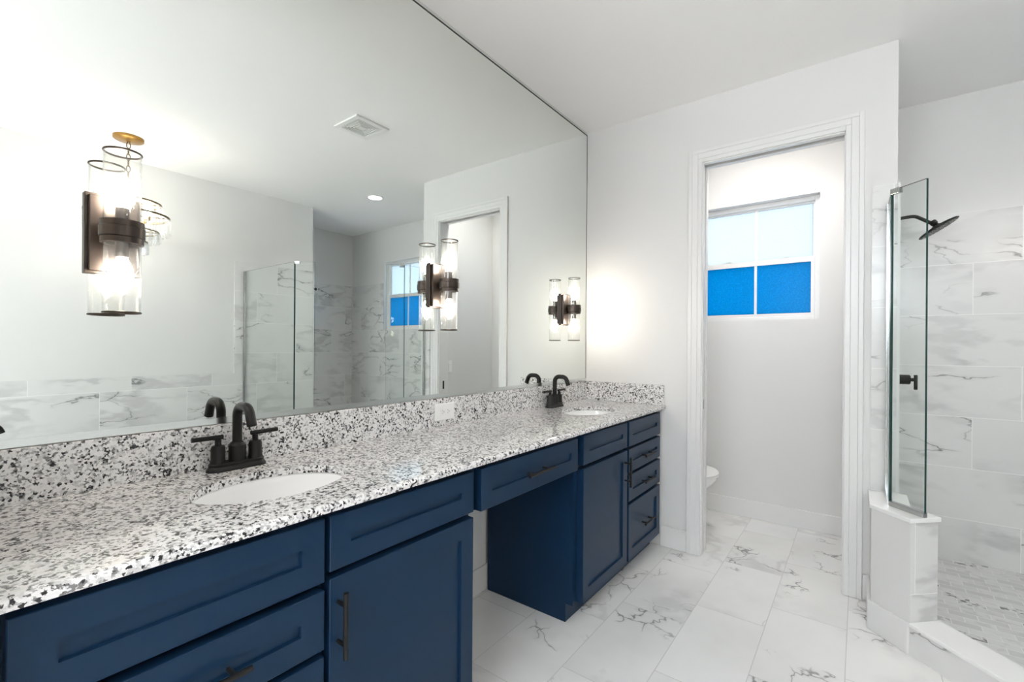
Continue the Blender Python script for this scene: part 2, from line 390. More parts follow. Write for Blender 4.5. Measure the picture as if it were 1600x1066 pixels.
def base(b, x0, x1, y0, y1): box(b, x0, x1, y0, y1, 0, 0.118); box(b, x0 + 0.0, x1, y0, y1, 0.118, 0.132)
bb = lambda n, *bs: struct(n, (lambda b: ([box(b, *q, 0, 0.132) for q in bs], b)[1])(nb()), M_trim, bevel=0.004)
bb('baseboard_far', (0.56, 0.725, YF - 0.014, YF), (1.608, 1.637, YF - 0.014, YF))
bb('baseboard_back', (0.015, 1.64, YB - 0.014, YB))
bb('baseboard_left', (0, 0.014, 0.07, YF), (0, 0.014, YF + 0.13, YB))
bb('baseboard_partition', (1.626, 1.64, YF + 0.133, YB - 0.015))

# windows
def window(n, x0, x1, z0, z1, yw, label):
    yg = yw + 0.085
    b = nb(); zm = (z0 + z1) / 2
    f = 0.034
    box(b, x0, x0 + f, yg - 0.02, yg + 0.05, z0, z1); box(b, x1 - f, x1, yg - 0.02, yg + 0.05, z0, z1)
    box(b, x0 + f, x1 - f, yg - 0.02, yg + 0.05, z0, z0 + f * 0.8); box(b, x0 + f, x1 - f, yg - 0.02, yg + 0.05, z1 - f, z1)
    root = struct(n, b, M_trim, bevel=0.003)
    xm = (x0 + x1) / 2; rail0, rail1 = zm - 0.026, zm + 0.014
    for nm, za, zb, yo, mat in (('upper_sash', rail0, z1 - f, 0.018, M_pane), ('lower_sash', z0 + f * 0.8, rail1, -0.008, M_paneb)):
        b = nb(); e = 0.022 if nm == 'lower_sash' else 0.012; xa, xb = x0 + f, x1 - f; y0, y1 = yg + yo - 0.008, yg + yo + 0.012
        top = 0.04 if nm == 'lower_sash' else e; bot = e if nm == 'lower_sash' else 0.04
        box(b, xa, xa + e, y0, y1, za, zb); box(b, xb - e, xb, y0, y1, za, zb)
        box(b, xa + e, xb - e, y0, y1, za, za + bot); box(b, xa + e, xb - e, y0, y1, zb - top, zb)
        s = obj(nm, b, M_trim, root)
        b = nb(); box(b, xm - 0.009, xm + 0.009, yg + yo - 0.005, yg + yo + 0.001, za + bot, zb - top); obj('muntin', b, M_trim, s)
        b = nb(); box(b, xa + e, xb - e, yg + yo + 0.0015, yg + yo + 0.006, za + bot, zb - top); obj('pane', b, mat, s, label='frosted pane, blue outside' if nm == 'lower_sash' else 'frosted pane, bright white')
        if nm == 'lower_sash':
            for sx in (-0.2, 0.2):
                b = nb(); box(b, xm + sx - 0.022, xm + sx + 0.022, yg - 0.012, yg + 0.004, zb, zb + 0.008); obj('sash_lock', b, M_grey, s)
    return root
window('window_1', WX0, WX1, WZ0, WZ1, YB, '')
window('window_2', VX0, VX1, 1.503, 2.394, YS, '')
b = nb(); box(b, NX0, NX1, YN - 0.06, YN - 0.03, NZ0, NZ0 + 0.05); box(b, NX0, NX1, YN - 0.06, YN - 0.03, NZ1 - 0.05, NZ1); box(b, NX0, NX0 + 0.05, YN - 0.06, YN - 0.03, NZ0, NZ1); box(b, NX1 - 0.05, NX1, YN - 0.06, YN - 0.03, NZ0, NZ1)
struct('added_window', b, M_trim)  # frame of the added, unseen daylight opening

# ------------------------------------------------------------------ shower: knee walls, curb, glass
SO, SI = 4.35, 4.541                                 # x+y of outer and inner faces of the diagonal
XK0, XK1 = 1.6385, 1.7735                            # leg on the far wall
YK0, YK1 = 2.0125, 2.1475                            # leg on the right wall
E1, E2 = -0.815, 0.055                               # x-y where the diagonal stubs end
def dp(s, d): return ((s + d) / 2, (s - d) / 2)
def knee(o, so, si, a0, a1, ye):                     # plan of the far-wall knee wall
    return [(a0 - 0, ye), (a0, so - a0), dp(so, E1 + o), dp(si, E1 + o), (a1, si - a1), (a1, ye)]
def knee2(o, so, si, c0, c1, xe):
    return [(xe, c0), (so - c0, c0), dp(so, E2 - o), dp(si, E2 - o), (si - c1, c1), (xe, c1)]
ZC0, ZC1 = 0.555, 0.575
for nm, plan, cap in (('wall_knee_far', knee(0, SO, SI, XK0, XK1, YF - 0.011), knee(0.012, SO - 0.011, SI + 0.011, XK0 - 0.008, XK1 + 0.008, YF - 0.011)),
                      ('wall_knee_right', knee2(0, SO, SI, YK0, YK1, XO), knee2(0.012, SO - 0.011, SI + 0.011, YK0 - 0.008, YK1 + 0.008, XO))):
    b = nb(); fs = prism(b, plan, 0, ZC0)
    for i, f in enumerate(fs[2:]):
        if i in (2, 3, 4): f.material_index = 1      # tiled end and shower side
        if i == 2: f.material_index = 2
    k = struct(nm, b, [M_wall, M_tend, M_tcap])
    b = nb(); prism(b, cap, ZC0, ZC1); obj('cap', b, M_quartz, k, bevel=0.003)
b = nb()                                             # base boards of the knee walls
prism(b, [(XK0, 2.985), (XK0 - 0.014, 2.985), (XK0 - 0.014, SO - XK0 - 0.008), dp(SO - 0.02, E1), dp(SO, E1), (XK0, SO - XK0)], 0, 0.132)
struct('baseboard_knee', b, M_trim, bevel=0.004)
b = nb(); prism(b, [dp(SO, E1), dp(SO, E2), dp(SI, E2), dp(SI, E1)], 0, 0.118); cb = struct('wall_shower_curb', b, M_tend)
b = nb(); prism(b, [dp(SO - 0.012, E1 + 0.001), dp(SO - 0.012, E2 - 0.001), dp(SI + 0.012, E2 - 0.001), dp(SI + 0.012, E1 + 0.001)], 0.118, 0.134); obj('sill', b, M_quartz, cb, bevel=0.003)

GZ0, GZ1 = 0.592, 2.02
def panel(name, label, p0, p1, wall_end=None, chan=True, clip=None):
    """glass sheet between two plan points"""
    p0, p1 = Vector(p0), Vector(p1); t = (p1 - p0).normalized(); n = Vector((-t.y, t.x)) * 0.005
    b = nb(); fs = prism(b, [p0 - n, p1 - n, p1 + n, p0 + n], GZ0, GZ1)
    for i in (0, 1, 3, 5): fs[i].material_index = 1
    root = obj(name, b, [M_glass, M_edge]); tag(root, label, 'shower glass', 'fixed glass panels of the shower')
    n2 = n * 1.9; b = nb(); prism(b, [p0 - n2, p1 - n2, p1 + n2, p0 + n2], ZC1, GZ0 + 0.006); obj('bottom_channel', b, M_chrome, root)
    if wall_end is not None:
        w0 = Vector(wall_end); s = (p1 - w0).normalized() * 0.014
        b = nb(); prism(b, [w0 - n2, w0 + s - n2, w0 + s + n2, w0 + n2], GZ0, GZ1); obj('wall_channel', b, M_chrome, root)
    if clip is not None:
        q = Vector(clip); tt = t * (0.042 if (p0 - q).length < (p1 - q).length else -0.042); n3 = n * 2.2
        b = nb(); prism(b, [q - n3, q + tt - n3, q + tt + n3, q + n3], GZ1 - 0.022, GZ1 + 0.004); obj('clip', b, M_chrome, root, bevel=0.002, label='chrome corner clip')
    return root
xb1 = (XK0 + XK1) / 2; sm = (SO + SI) / 2; yb2 = (YK0 + YK1) / 2
panel('shower_glass_panel', 'narrow clear glass panel on the low wall, fixed to the wall beside the toilet doorway', (xb1, 2.989), (xb1, sm - xb1 + 0.004), wall_end=(xb1, 2.989))
panel('shower_glass_panel', 'clear glass panel with dark green edge, angled on the low wall before the shower head', (xb1 + 0.003, sm - xb1 - 0.003), dp(sm, E1 + 0.005), clip=(xb1, sm - xb1))
panel('shower_glass_panel', 'wide clear glass panel fixed to the tiled wall next to the tub', (XO, yb2), (sm - yb2 + 0.004, yb2), wall_end=(XO - 0.0001, yb2))
panel('shower_glass_panel', 'angled glass panel with grey clip beside the wide panel near the tub', (sm - yb2 - 0.003, yb2 + 0.003), dp(sm, E2 - 0.005), clip=(sm - yb2, yb2))

# shower head, valve, hook
t = thing('showerhead', 'black round rain shower head on a bent arm from the tiled wall', 'shower head', (XW, 3.43, 2.035))
b = nb(); lathe(b, [(0.028, 0), (0.028, 0.004), (0.018, 0.01)], axis='X'); obj('flange', b, M_black, t, smooth=True)
b = nb(); tube(b, bend([(0.005, 0, 0), (0.085, 0, 0.005), (0.163, 0, -0.052)], 0.05), 0.0095); obj('arm', b, M_black, t, smooth=True)
nrm = Vector((0.53, 0, -0.848)).normalized(); cen = Vector((0.184, 0, -0.078))
Q = nrm.to_track_quat('Z', 'X').to_matrix()
b = nb(); lathe(b, [(0.012, -0.052), (0.017, -0.046), (0.017, -0.03), (0.012, -0.026), (0.022, -0.016)], c=cen, mat=Q, n=20); obj('swivel_joint', b, M_black, t, smooth=True)
b = nb(); lathe(b, [(0.02, -0.018), (0.06, -0.012), (0.09, -0.006), (0.096, 0.0), (0.095, 0.003), (0.09, 0.005)], c=cen, mat=Q, n=40)
hd = obj('spray_plate', b, M_black, t, smooth=True)
b = nb()
for rr, k in ((0.02, 6), (0.04, 12), (0.06, 18), (0.078, 24)):
    for i in range(k):
        a = 2 * PI * i / k
        lathe(b, [(0.0028, 0.004), (0.002, 0.008)], c=cen + Q @ Vector((rr * math.cos(a), rr * math.sin(a), 0)), mat=Q, n=6)
o = obj('nozzles', b, M_grey, hd); o['kind'] = 'stuff'
t = thing('shower_valve', 'black shower valve with a short lever on the tiled wall below the shower head', 'shower valve', (XW, 3.43, 1.12))
b = nb(); lathe(b, [(0.078, 0), (0.078, 0.004), (0.07, 0.008), (0.03, 0.009)], axis='X', n=40); obj('escutcheon', b, M_black, t, smooth=True)
b = nb(); lathe(b, [(0.027, 0.008), (0.027, 0.066), (0.022, 0.072), (0.01, 0.073), (0.01, 0.092)], axis='X'); obj('body', b, M_black, t, smooth=True)
b = nb(); lathe(b, [(0.0075, -0.055), (0.0085, -0.052), (0.0085, 0.024), (0.0075, 0.027)], c=(0.094, 0, 0), n=16); obj('lever', b, M_black, t, smooth=True)
b = nb(); lathe(b, [(0.022, 0), (0.022, 0.005), (0.008, 0.008), (0.008, 0.024), (0.016, 0.028), (0.017, 0.036), (0.012, 0.042)], c=(3.362, YO, 1.926), axis='Y', n=24)
tag(obj('robe_hook', b, M_black, smooth=True), 'small round black knob at the corner of the tiled wall by the tub', 'hook')

# ------------------------------------------------------------------ vanity
XFR, XFT = 0.534, 0.57
ZT = 0.894
def cab_body(root, y0, y1, ym, x0=0.02):
    b = nb(); th = 0.016
    for ys in (y0, y1 - th):                          # side panels with toe notch
        pts = [(x0, 0), (0.495, 0), (0.495, 0.088), (0.516, 0.088), (0.516, ZT), (x0, ZT)]
        a = [b.verts.new((p[0], ys, p[1])) for p in pts]; c = [b.verts.new((p[0], ys + th, p[1])) for p in pts]; n = len(pts)
        b.faces.new(a); b.faces.new(c[::-1])
        for i in range(n): b.faces.new((a[i], c[i], c[(i + 1) % n], a[(i + 1) % n]))
    box(b, x0, 0.516, y0 + th, y1 - th, 0.088, 0.104); box(b, x0, x0 + 0.008, y0 + th, y1 - th, 0.104, ZT)
    box(b, x0 + 0.008, 0.516, ym - th / 2, ym + th / 2, 0.104, 0.695)
    obj('carcass', b, M_blue, root, world=True, bevel=0.001)
    b = nb(); box(b, 0.484, 0.494, y0 + th, y1 - th, 0, 0.088); obj('toe_kick', b, M_blue, root, world=True)
def face_frame(root, y0, y1, ym, rails0, rails1, sw=0.03):
    b = nb()
    for ya, yb in ((y0, y0 + sw), (ym - sw / 2, ym + sw / 2), (y1 - sw, y1)): box(b, 0.516, XFR, ya, yb, 0.088, ZT)
    for (ya, yb), rl in (((y0 + sw, ym - sw / 2), rails0), ((ym + sw / 2, y1 - sw), rails1)):
        for z0, z1 in rl: box(b, 0.516, XFR, ya, yb, z0, z1)
    obj('face_frame', b, M_blue, root, world=True)
def shaker(name, root, y0, y1, z0, z1, fw=0.057, rec=0.009):
    b = nb()
    def q(*p): b.faces.new([b.verts.new(v) for v in p])
    def rect(x, e): return [(x, y0 + e, z0 + e), (x, y1 - e, z0 + e), (x, y1 - e, z1 - e), (x, y0 + e, z1 - e)]
    e = 0.0015
    L = [[b.verts.new(v) for v in lp] for lp in (rect(XFR + 0.0005, 0), rect(XFT - e, 0), rect(XFT, e), rect(XFT, fw), rect(XFT - rec, fw + 0.001))]
    b.faces.new(L[0][::-1]); b.faces.new(L[-1])
    for A, B in zip(L, L[1:]):
        for i in range(4): b.faces.new((A[i], A[(i + 1) % 4], B[(i + 1) % 4], B[i]))
    return obj(name, b, M_blue, root, world=True)
def pull(par, y, z, vertical=False, ln=0.16):
    b = nb(); xb = XFT + 0.034
    ax = Vector((0, 0, 1)) if vertical else Vector((0, 1, 0)); c = Vector((xb, y, z))
    tube(b, [c - ax * ln / 2, c + ax * ln / 2], 0.0062, 12)
    for s in (-1, 1):
        q = c + ax * s * ln * 0.3; tube(b, [(XFT - 0.001, q.y, q.z), (xb, q.y, q.z)], 0.005, 10)
    return obj('pull', b, M_black, par, world=True, smooth=True, label='black bar pull')
A0, A1, B1, K1, D1, G1 = 0.088, 0.6235, 1.1655, 1.886, 2.4325, 2.978
t = thing('vanity_cabinet', 'long navy cabinet with drawers and a door under the nearer sink', 'cabinet', (0.3, 0.627, 0), group='navy vanity cabinets')
cab_body(t, A0, B1, A1); face_frame(t, A0, B1, A1, [(0.862, ZT), (0.70, 0.725), (0.545, 0.565), (0.38, 0.405), (0.088, 0.12)], [(0.862, ZT), (0.72, 0.745), (0.088, 0.12)])
shaker('drawer_front', t, 0.099, 0.617, 0.724, 0.876)
for z0, z1, zp in ((0.562, 0.704, 0.633), (0.402, 0.545, 0.474), (0.095, 0.385, 0.25)):
    dd = shaker('drawer_front', t, 0.099, 0.617, z0, z1); pull(dd, 0.358, zp)
shaker('drawer_front', t, 0.631, 1.151, 0.742, 0.876)
dd = shaker('door', t, 0.631, 1.151, 0.095, 0.724); pull(dd, 0.653, 0.614, True)
t = thing('knee_space_cabinet', 'navy single drawer unit bridging the open knee space between the two cabinets', 'cabinet', (0.3, 1.526, 0.72))
b = nb(); box(b, 0.06, 0.516, B1 + 0.03, K1 - 0.03, 0.745, 0.757); box(b, 0.06, 0.516, B1 + 0.03, B1 + 0.042, 0.757, 0.86); box(b, 0.06, 0.516, K1 - 0.042, K1 - 0.03, 0.757, 0.86); box(b, 0.06, 0.072, B1 + 0.042, K1 - 0.042, 0.757, 0.86)
obj('drawer_box', b, M_blue, t, world=True)
b = nb(); box(b, 0.505, 0.534, B1 + 0.001, K1 - 0.001, 0.862, ZT); box(b, 0.505, 0.534, B1 + 0.001, B1 + 0.032, 0.728, 0.862); box(b, 0.505, 0.534, K1 - 0.032, K1 - 0.001, 0.728, 0.862); obj('apron_frame', b, M_blue, t, world=True)
dd = shaker('drawer_front', t, 1.192, 1.861, 0.731, 0.875); pull(dd, 1.520, 0.803, ln=0.18)
t = thing('vanity_cabinet', 'navy cabinet with a door and four drawers between the knee space and the toilet doorway', 'cabinet', (0.3, 2.432, 0), group='navy vanity cabinets')
cab_body(t, K1, G1, D1); face_frame(t, K1, G1, D1, [(0.862, ZT), (0.72, 0.745), (0.088, 0.12)], [(0.862, ZT), (0.72, 0.745), (0.575, 0.6), (0.4, 0.44), (0.088, 0.12)])
shaker('drawer_front', t, 1.917, 2.420, 0.740, 0.878)
dd = shaker('door', t, 1.917, 2.425, 0.097, 0.722); pull(dd, 2.391, 0.612, True)
shaker('drawer_front', t, 2.446, 2.945, 0.737, 0.875)
for z0, z1, zp in ((0.592, 0.722, 0.657), (0.430, 0.577, 0.505), (0.097, 0.412, 0.262)):
    dd = shaker('drawer_front', t, 2.446, 2.945, z0, z1); pull(dd, 2.695, zp)

# countertop with two sink cut-outs
ZC, YC0, YC1 = 0.9156, 0.067, YF - 0.001
SK = ((0.312, 0.622), (0.312, 2.452)); SRX, SRY = 0.142, 0.2
top = thing('countertop', 'white and black speckled granite countertop along the mirror wall', 'countertop', (0.295, 1.53, ZT))
b = nb()
outer = [b.verts.new(p) for p in ((0.001, YC0, ZC), (0.578, YC0, ZC), (0.578, YC1, ZC), (0.001, YC1, ZC))]
es = [b.edges.new((outer[i], outer[(i + 1) % 4])) for i in range(4)]
for sx, sy in SK:
    vs = [b.verts.new(p) for p in ell(sx, sy, SRX, SRY, ZC, 56)]
    es += [b.edges.new((vs[i], vs[(i + 1) % 56])) for i in range(56)]
bmesh.ops.triangle_fill(b, edges=es, use_beauty=True)
bad = [f for f in b.faces if any(((f.calc_center_median().x - sx) / SRX) ** 2 + ((f.calc_center_median().y - sy) / SRY) ** 2 < 0.985 for sx, sy in SK)]
bmesh.ops.delete(b, geom=bad, context='FACES_ONLY')
r = bmesh.ops.extrude_face_region(b, geom=b.faces[:])
bmesh.ops.translate(b, verts=[v for v in r['geom'] if isinstance(v, bmesh.types.BMVert)], vec=(0, 0, ZT - ZC))
prof = [(0.578, ZT), (0.586, ZT)] + [(0.580 + 0.010 * math.cos(a), ZC - 0.010 + 0.010 * math.sin(a)) for a in (0, PI / 8, PI / 4, 3 * PI / 8, PI / 2)] + [(0.578, ZC)]
rings(b, [[(x, y, z) for x, z in prof] for y in (YC0, YC1)])
obj('slab', b, M_granite, top, world=True)
b = nb(); box(b, 0.001, 0.02, YC0, YC1, ZC, 1.046); obj('backsplash', b, M_granite, top, world=True, bevel=0.002)
for ya, yb in ((YC1 - 0.019, YC1), (YC0, YC0 + 0.019)):
    b = nb(); box(b, 0.0205, 0.578, ya, yb, ZC, 1.046); obj('side_splash', b, M_granite, top, world=True, bevel=0.002)

def make_sink(label, cx, cy):
    t = thing('sink', label, 'sink', (cx, cy, ZT), group='oval undermount sinks')
    b = nb(); L = []
    prof = [(1.03, 0.0), (1.0, -0.004), (0.985, -0.02), (0.95, -0.055), (0.85, -0.1), (0.66, -0.135), (0.38, -0.15), (0.14, -0.155)]
    for s, z in prof: L.append(ell(0, 0, SRX * s, SRY * s, z - 0.0005))
    for s, z in prof[::-1]: L.append(ell(0, 0, SRX * s + 0.01, SRY * s + 0.01, z - 0.0105 if z < 0 else z - 0.001))
    rings(b, L, close=True); obj('basin', b, M_ceramic, t, smooth=True)
    b = nb(); lathe(b, [(0.03, -0.16), (0.03, -0.151), (0.022, -0.149), (0.02, -0.153)], n=24); obj('drain', b, M_black, t, smooth=True)
    return t
make_sink('white oval sink set in the counter at the near faucet', *SK[0])
make_sink('white oval sink set in the counter by the far wall', *SK[1])

def make_faucet():
    t = thing('faucet', 'black two handle faucet behind the nearer sink', 'faucet', (0.066, 0.627, ZC), group='black centerset faucets')
    def stad(l, wd, z, n=10):
        o = []
        for s in (1, -1):
            for i in range(n + 1):
                a = -PI / 2 + PI * i / n
                o.append((s * (math.sin(-a)) * wd * -1 * -1, s * (l - wd) + s * math.cos(a) * wd, z))
        return o
    b = nb(); rings(b, [stad(0.084, 0.029, 0), stad(0.084, 0.029, 0.004), stad(0.079, 0.025, 0.013), stad(0.078, 0.024, 0.014), stad(0.078, 0.024, 0.021), stad(0.075, 0.021, 0.024)]); obj('base_plate', b, M_black, t, smooth=True, angle=0.5)
    b = nb(); lathe(b, [(0.0235, 0.022), (0.0235, 0.068), (0.0225, 0.071), (0.0165, 0.078), (0.0165, 0.08)], n=28); obj('spout_body', b, M_black, t, smooth=True)
    b = nb(); tube(b, bend([(0, 0, 0.074), (0, 0, 0.190), (0.077, 0, 0.190), (0.098, 0, 0.138)], 0.032, 8), 0.0135, 18)
    obj('spout', b, M_black, t, smooth=True)
    for s in (-1, 1):
        b = nb(); lathe(b, [(0.021, 0.022), (0.0205, 0.03), (0.019, 0.033), (0.019, 0.068), (0.016, 0.075), (0.0085, 0.077), (0.0085, 0.095)], c=(0, s * 0.053, 0), n=24)
        h = obj('handle', b, M_black, t, smooth=True)
        b = nb(); tube(b, [(0.0, s * 0.040, 0.1), (0.0, s * 0.122, 0.101)], 0.0068, 12); obj('lever', b, M_black, h, smooth=True)
    return t
fa = make_faucet()
dup(fa, (0.066, 2.475, ZC), 'black two handle faucet behind the farther sink')

# outlet in the backsplash
t = thing('outlet', 'white double power outlet plate set sideways in the granite backsplash', 'outlet', (0.02, 1.558, 0.982))
b = nb(); box(b, 0, 0.006, -0.063, 0.063, -0.040, 0.040); obj('cover_plate', b, M_plastic, t, bevel=0.003)
b = nb(); box(b, 0.006, 0.0085, -0.034, 0.034, -0.0165, 0.0165); rc = obj('receptacle', b, M_plastic, t, bevel=0.001)
b = nb()
for s in (-1, 1):
    y = s * 0.017
    box(b, 0.0086, 0.0089, y - 0.006, y - 0.001, 0.0055, 0.0075); box(b, 0.0086, 0.0089, y - 0.006, y - 0.001, -0.0075, -0.0055); lathe(b, [(0.0024, 0.0086), (0.0024, 0.009)], c=(0, y + 0.006, 0), axis='X', n=10)
obj('slots', b, M_slot, rc)

# mirror
t = thing('mirror', 'huge frameless wall mirror from granite backsplash up to the ceiling', 'mirror', (0, 1.55, 1.05))
b = nb(); box(b, 0.0015, 0.0065, 0.067, 2.992, 1.0475, 2.836); obj('mirror_sheet', b, M_mirror, t, world=True)
for za, zb in ((1.0475, 1.0665), (2.8225, 2.8375)):
    b = nb(); box(b, 0.0068, 0.0095, 0.067, 2.992, za, zb); obj('edge_channel', b, M_alu, t, world=True)
b = nb(); box(b, 0.001, 0.0075, 2.9921, 2.9965, 1.0475, 2.8365); box(b, 0.0068, 0.0092, 0.067, 2.992, 2.819, 2.8222); obj('edge_seal', b, M_slot, t, world=True, label='thin dark edge line')

# ------------------------------------------------------------------ sconces on the mirror
def make_sconce():
    t = thing('wall_sconce', 'nearest two-bulb glass tube sconce on the mirror, by the near faucet', 'wall sconce', (0.0066, 0.344, 1.577), group='glass tube sconces on the mirror')
    b = nb(); box(b, 0, 0.012, -0.062, 0.052, -0.104, 0.104); box(b, 0.012, 0.026, -0.055, 0.045, -0.097, 0.097); obj('backplate', b, M_bronze, t, bevel=0.002)
    xc = 0.074
    b = nb(); tube(b, [(0.026, 0, 0), (xc - 0.03, 0, 0)], 0.012, 14); obj('arm', b, M_bronze, t, smooth=True)
    b = nb(); L = []
    n = 40
    for r, z in ((0.0385, -0.203), (0.0385, -0.1), (0.0385, 0.0), (0.0385, 0.1), (0.0385, 0.203), (0.0365, 0.203), (0.0365, 0.1), (0.0365, 0.0), (0.0365, -0.1), (0.0365, -0.203)):
        L.append([(xc + r * math.cos(2 * PI * i / n), r * math.sin(2 * PI * i / n), z) for i in range(n)])
    rings(b, L, close=True); obj('glass_tube', b, M_tube, t, smooth=True, label='clear rippled glass tube')
    for z in (0.2045, -0.2045):
        b = nb(); k = [[(xc + (0.0385 + 0.0022 * math.cos(q)) * math.cos(a), (0.0385 + 0.0022 * math.cos(q)) * math.sin(a), z + 0.0026 * math.sin(q)) for q in [2 * PI * j / 8 for j in range(8)]] for a in [2 * PI * i / 40 for i in range(40)]]
        rings(b, k, close=True); obj('rim', b, M_bronze, t, smooth=True, label='dark metal rim')
    b = nb(); L = []
    for r, z in ((0.0392, -0.029), (0.044, -0.029), (0.044, -0.015), (0.047, -0.013), (0.047, 0.012), (0.045, 0.014), (0.045, 0.028), (0.0392, 0.028)):
        L.append([(xc + r * math.cos(2 * PI * i / n), r * math.sin(2 * PI * i / n), z) for i in range(n)])
    rings(b, L, close=True); obj('band', b, M_bronze, t, smooth=True, angle=0.5)
    b = nb(); box(b, xc - 0.0365, xc + 0.0365, -0.006, 0.006, -0.004, 0.004); obj('crossbar', b, M_bronze, t)
    for s in (1, -1):
        b = nb(); lathe(b, [(0.0145, s * 0.004), (0.0145, s * 0.062), (0.012, s * 0.064)], c=(xc, 0, 0), n=18); so = obj('socket', b, M_bronze, t, smooth=True)
        b = nb(); prof = [(0.011, 0.064), (0.013, 0.070), (0.020, 0.088), (0.0235, 0.104), (0.022, 0.12), (0.015, 0.136), (0.007, 0.147), (0.002, 0.152)]
        lathe(b, [(r, s * z) for r, z in prof], c=(xc, 0, 0), n=18); obj('bulb', b, M_bulb, so, smooth=True, label='glowing clear bulb')
    return t
sc = make_sconce()
dup(sc, (0.0066, 1.523, 1.571), 'glass tube sconce mounted on the mirror midway between the two faucets')
dup(sc, (0.0066, 2.687, 1.539), 'farthest glass tube sconce on the mirror, above the far sink')

# ------------------------------------------------------------------ chandelier over the tub
ct = thing('chandelier', 'tiered crystal chandelier with brass canopy hanging over the tub', 'chandelier', (2.816, 1.033, H))
b = nb(); lathe(b, [(0.093, 0), (0.093, -0.018), (0.088, -0.022), (0.012, -0.03), (0.012, -0.036)], n=40); obj('canopy', b, M_brass, ct, smooth=True, label='aged brass canopy')
b = nb()
for i in range(9):
    z = -0.036 - i * 0.044; rot = i % 2
    k = []
    for j in range(16):
        a = 2 * PI * j / 16; px, pz = 0.011 * math.cos(a), 0.026 * math.sin(a)
        k.append(Vector((px, 0, z - 0.024 + pz)) if rot else Vector((0, px, z - 0.024 + pz)))
    tube(b, k + [k[0]], 0.0032, 6)
obj('chain', b, M_darkbrass, ct, smooth=True)
b = nb(); tube(b, [(0, 0, -0.41), (0, 0, -0.86)], 0.009, 10); obj('stem', b, M_darkbrass, ct, smooth=True)
def ring(name, r, z, hh, wd):
    b = nb(); L = []
    for rr, zz in ((r, z), (r, z + hh), (r - wd, z + hh), (r - wd, z)): L.append([(rr * math.cos(2 * PI * i / 48), rr * math.sin(2 * PI * i / 48), zz) for i in range(48)])
    rings(b, L, close=True)
    for i in range(4):
        a = PI / 2 * i + 0.4; tube(b, [(0.005 * math.cos(a), 0.005 * math.sin(a), z + hh / 2), ((r - wd / 2) * math.cos(a), (r - wd / 2) * math.sin(a), z + hh / 2)], 0.004, 6)
    return obj(name, b, M_darkbrass, ct, smooth=True, angle=0.5)
ring('hoop', 0.205, -0.492, 0.012, 0.008); ring('hoop', 0.256, -0.585, 0.012, 0.008); ring('hoop', 0.19, -0.70, 0.008, 0.006); ring('hoop', 0.12, -0.78, 0.008, 0.006)
cm = None
def crystal(r, z, ln, a, first=[None]):
    if first[0] is None:
        b = nb(); L = []
        for s, zz in ((0.35, 0.0), (1.0, -0.06), (1.0, -0.94), (0.3, -1.0)): L.append([(0.011 * s * math.cos(2 * PI * i / 6), 0.011 * s * math.sin(2 * PI * i / 6), zz) for i in range(6)])
        rings(b, L); o = obj('crystal', b, M_crystal, ct); first[0] = o
    else:
        o = first[0].copy(); C.objects.link(o); o.parent = ct
    o.location = (r * math.cos(a), r * math.sin(a), z); o.scale = (1, 1, ln); o.rotation_euler = (0, 0, a)
for r, z, ln, k in ((0.201, -0.494, 0.085, 24), (0.252, -0.587, 0.125, 30), (0.187, -0.702, 0.075, 24), (0.117, -0.782, 0.085, 16)):
    for i in range(k): crystal(r, z, ln, 2 * PI * i / k)
for i in range(6):
    a = PI / 3 * i + 0.1; q = (0.13 * math.cos(a), 0.13 * math.sin(a), 0)
    b = nb(); lathe(b, [(0.010, -0.61), (0.010, -0.575)], c=q, n=12); so = obj('socket', b, M_darkbrass, ct)
    b = nb(); lathe(b, [(0.009, -0.574), (0.018, -0.552), (0.020, -0.535), (0.012, -0.51), (0.002, -0.49)], c=q, n=14); obj('bulb', b, M_candle, so, smooth=True, label='glowing bulb')

# ------------------------------------------------------------------ ceiling vent and downlight
t = thing('ceiling_vent', 'white square ceiling vent with grey concentric grille', 'vent', (1.25, 1.97, H))
b = nb(); z0, z1 = -0.012, -0.0005
for o_, i_ in ((0.135, 0.098),):
    box(b, -o_, o_, -o_, -i_, z0, z1); box(b, -o_, o_, i_, o_, z0, z1); box(b, -o_, -i_, -i_, i_, z0, z1); box(b, i_, o_, -i_, i_, z0, z1)
obj('frame', b, M_plastic, t, bevel=0.003)
b = nb(); box(b, -0.098, 0.098, -0.098, 0.098, -0.003, -0.001); obj('backing', b, M_grey, t)
b = nb()
for k in range(5):
    o_ = 0.094 - k * 0.017; i_ = o_ - 0.008; q0, q1 = -0.011, -0.004
    box(b, -o_, o_, -o_, -i_, q0, q1); box(b, -o_, o_, i_, o_, q0, q1); box(b, -o_, -i_, -i_, i_, q0, q1); box(b, i_, o_, -i_, i_, q0, q1)
box(b, -0.016, 0.016, -0.016, 0.016, -0.011, -0.004); obj('louvres', b, M_plastic, t)
def downlight(label, x, y, group, power):
    t = thing('downlight', label, 'ceiling light', (x, y, H), group=group)
    b = nb(); L = []
    for r, z in ((0.066, -0.0006), (0.09, -0.0006), (0.088, -0.006), (0.068, -0.009)): L.append([(r * math.cos(2 * PI * i / 36), r * math.sin(2 * PI * i / 36), z) for i in range(36)])
    rings(b, L, close=True); obj('trim_ring', b, M_plastic, t, smooth=True)
    b = nb(); lathe(b, [(0.0655, -0.001), (0.0655, -0.007), (0.05, -0.008)], n=32); obj('lens', b, M_lens, t)
    l = bpy.data.lights.new('downlight_beam', 'AREA'); l.shape = 'DISK'; l.size = 0.12; l.energy = power; l.color = (1.0, 0.96, 0.91); l.spread = 2.2 if y < 3.1 else 2.9
    o = bpy.data.objects.new('downlight_beam', l); C.objects.link(o); o.parent = t; o.location = (0, 0, -0.011)
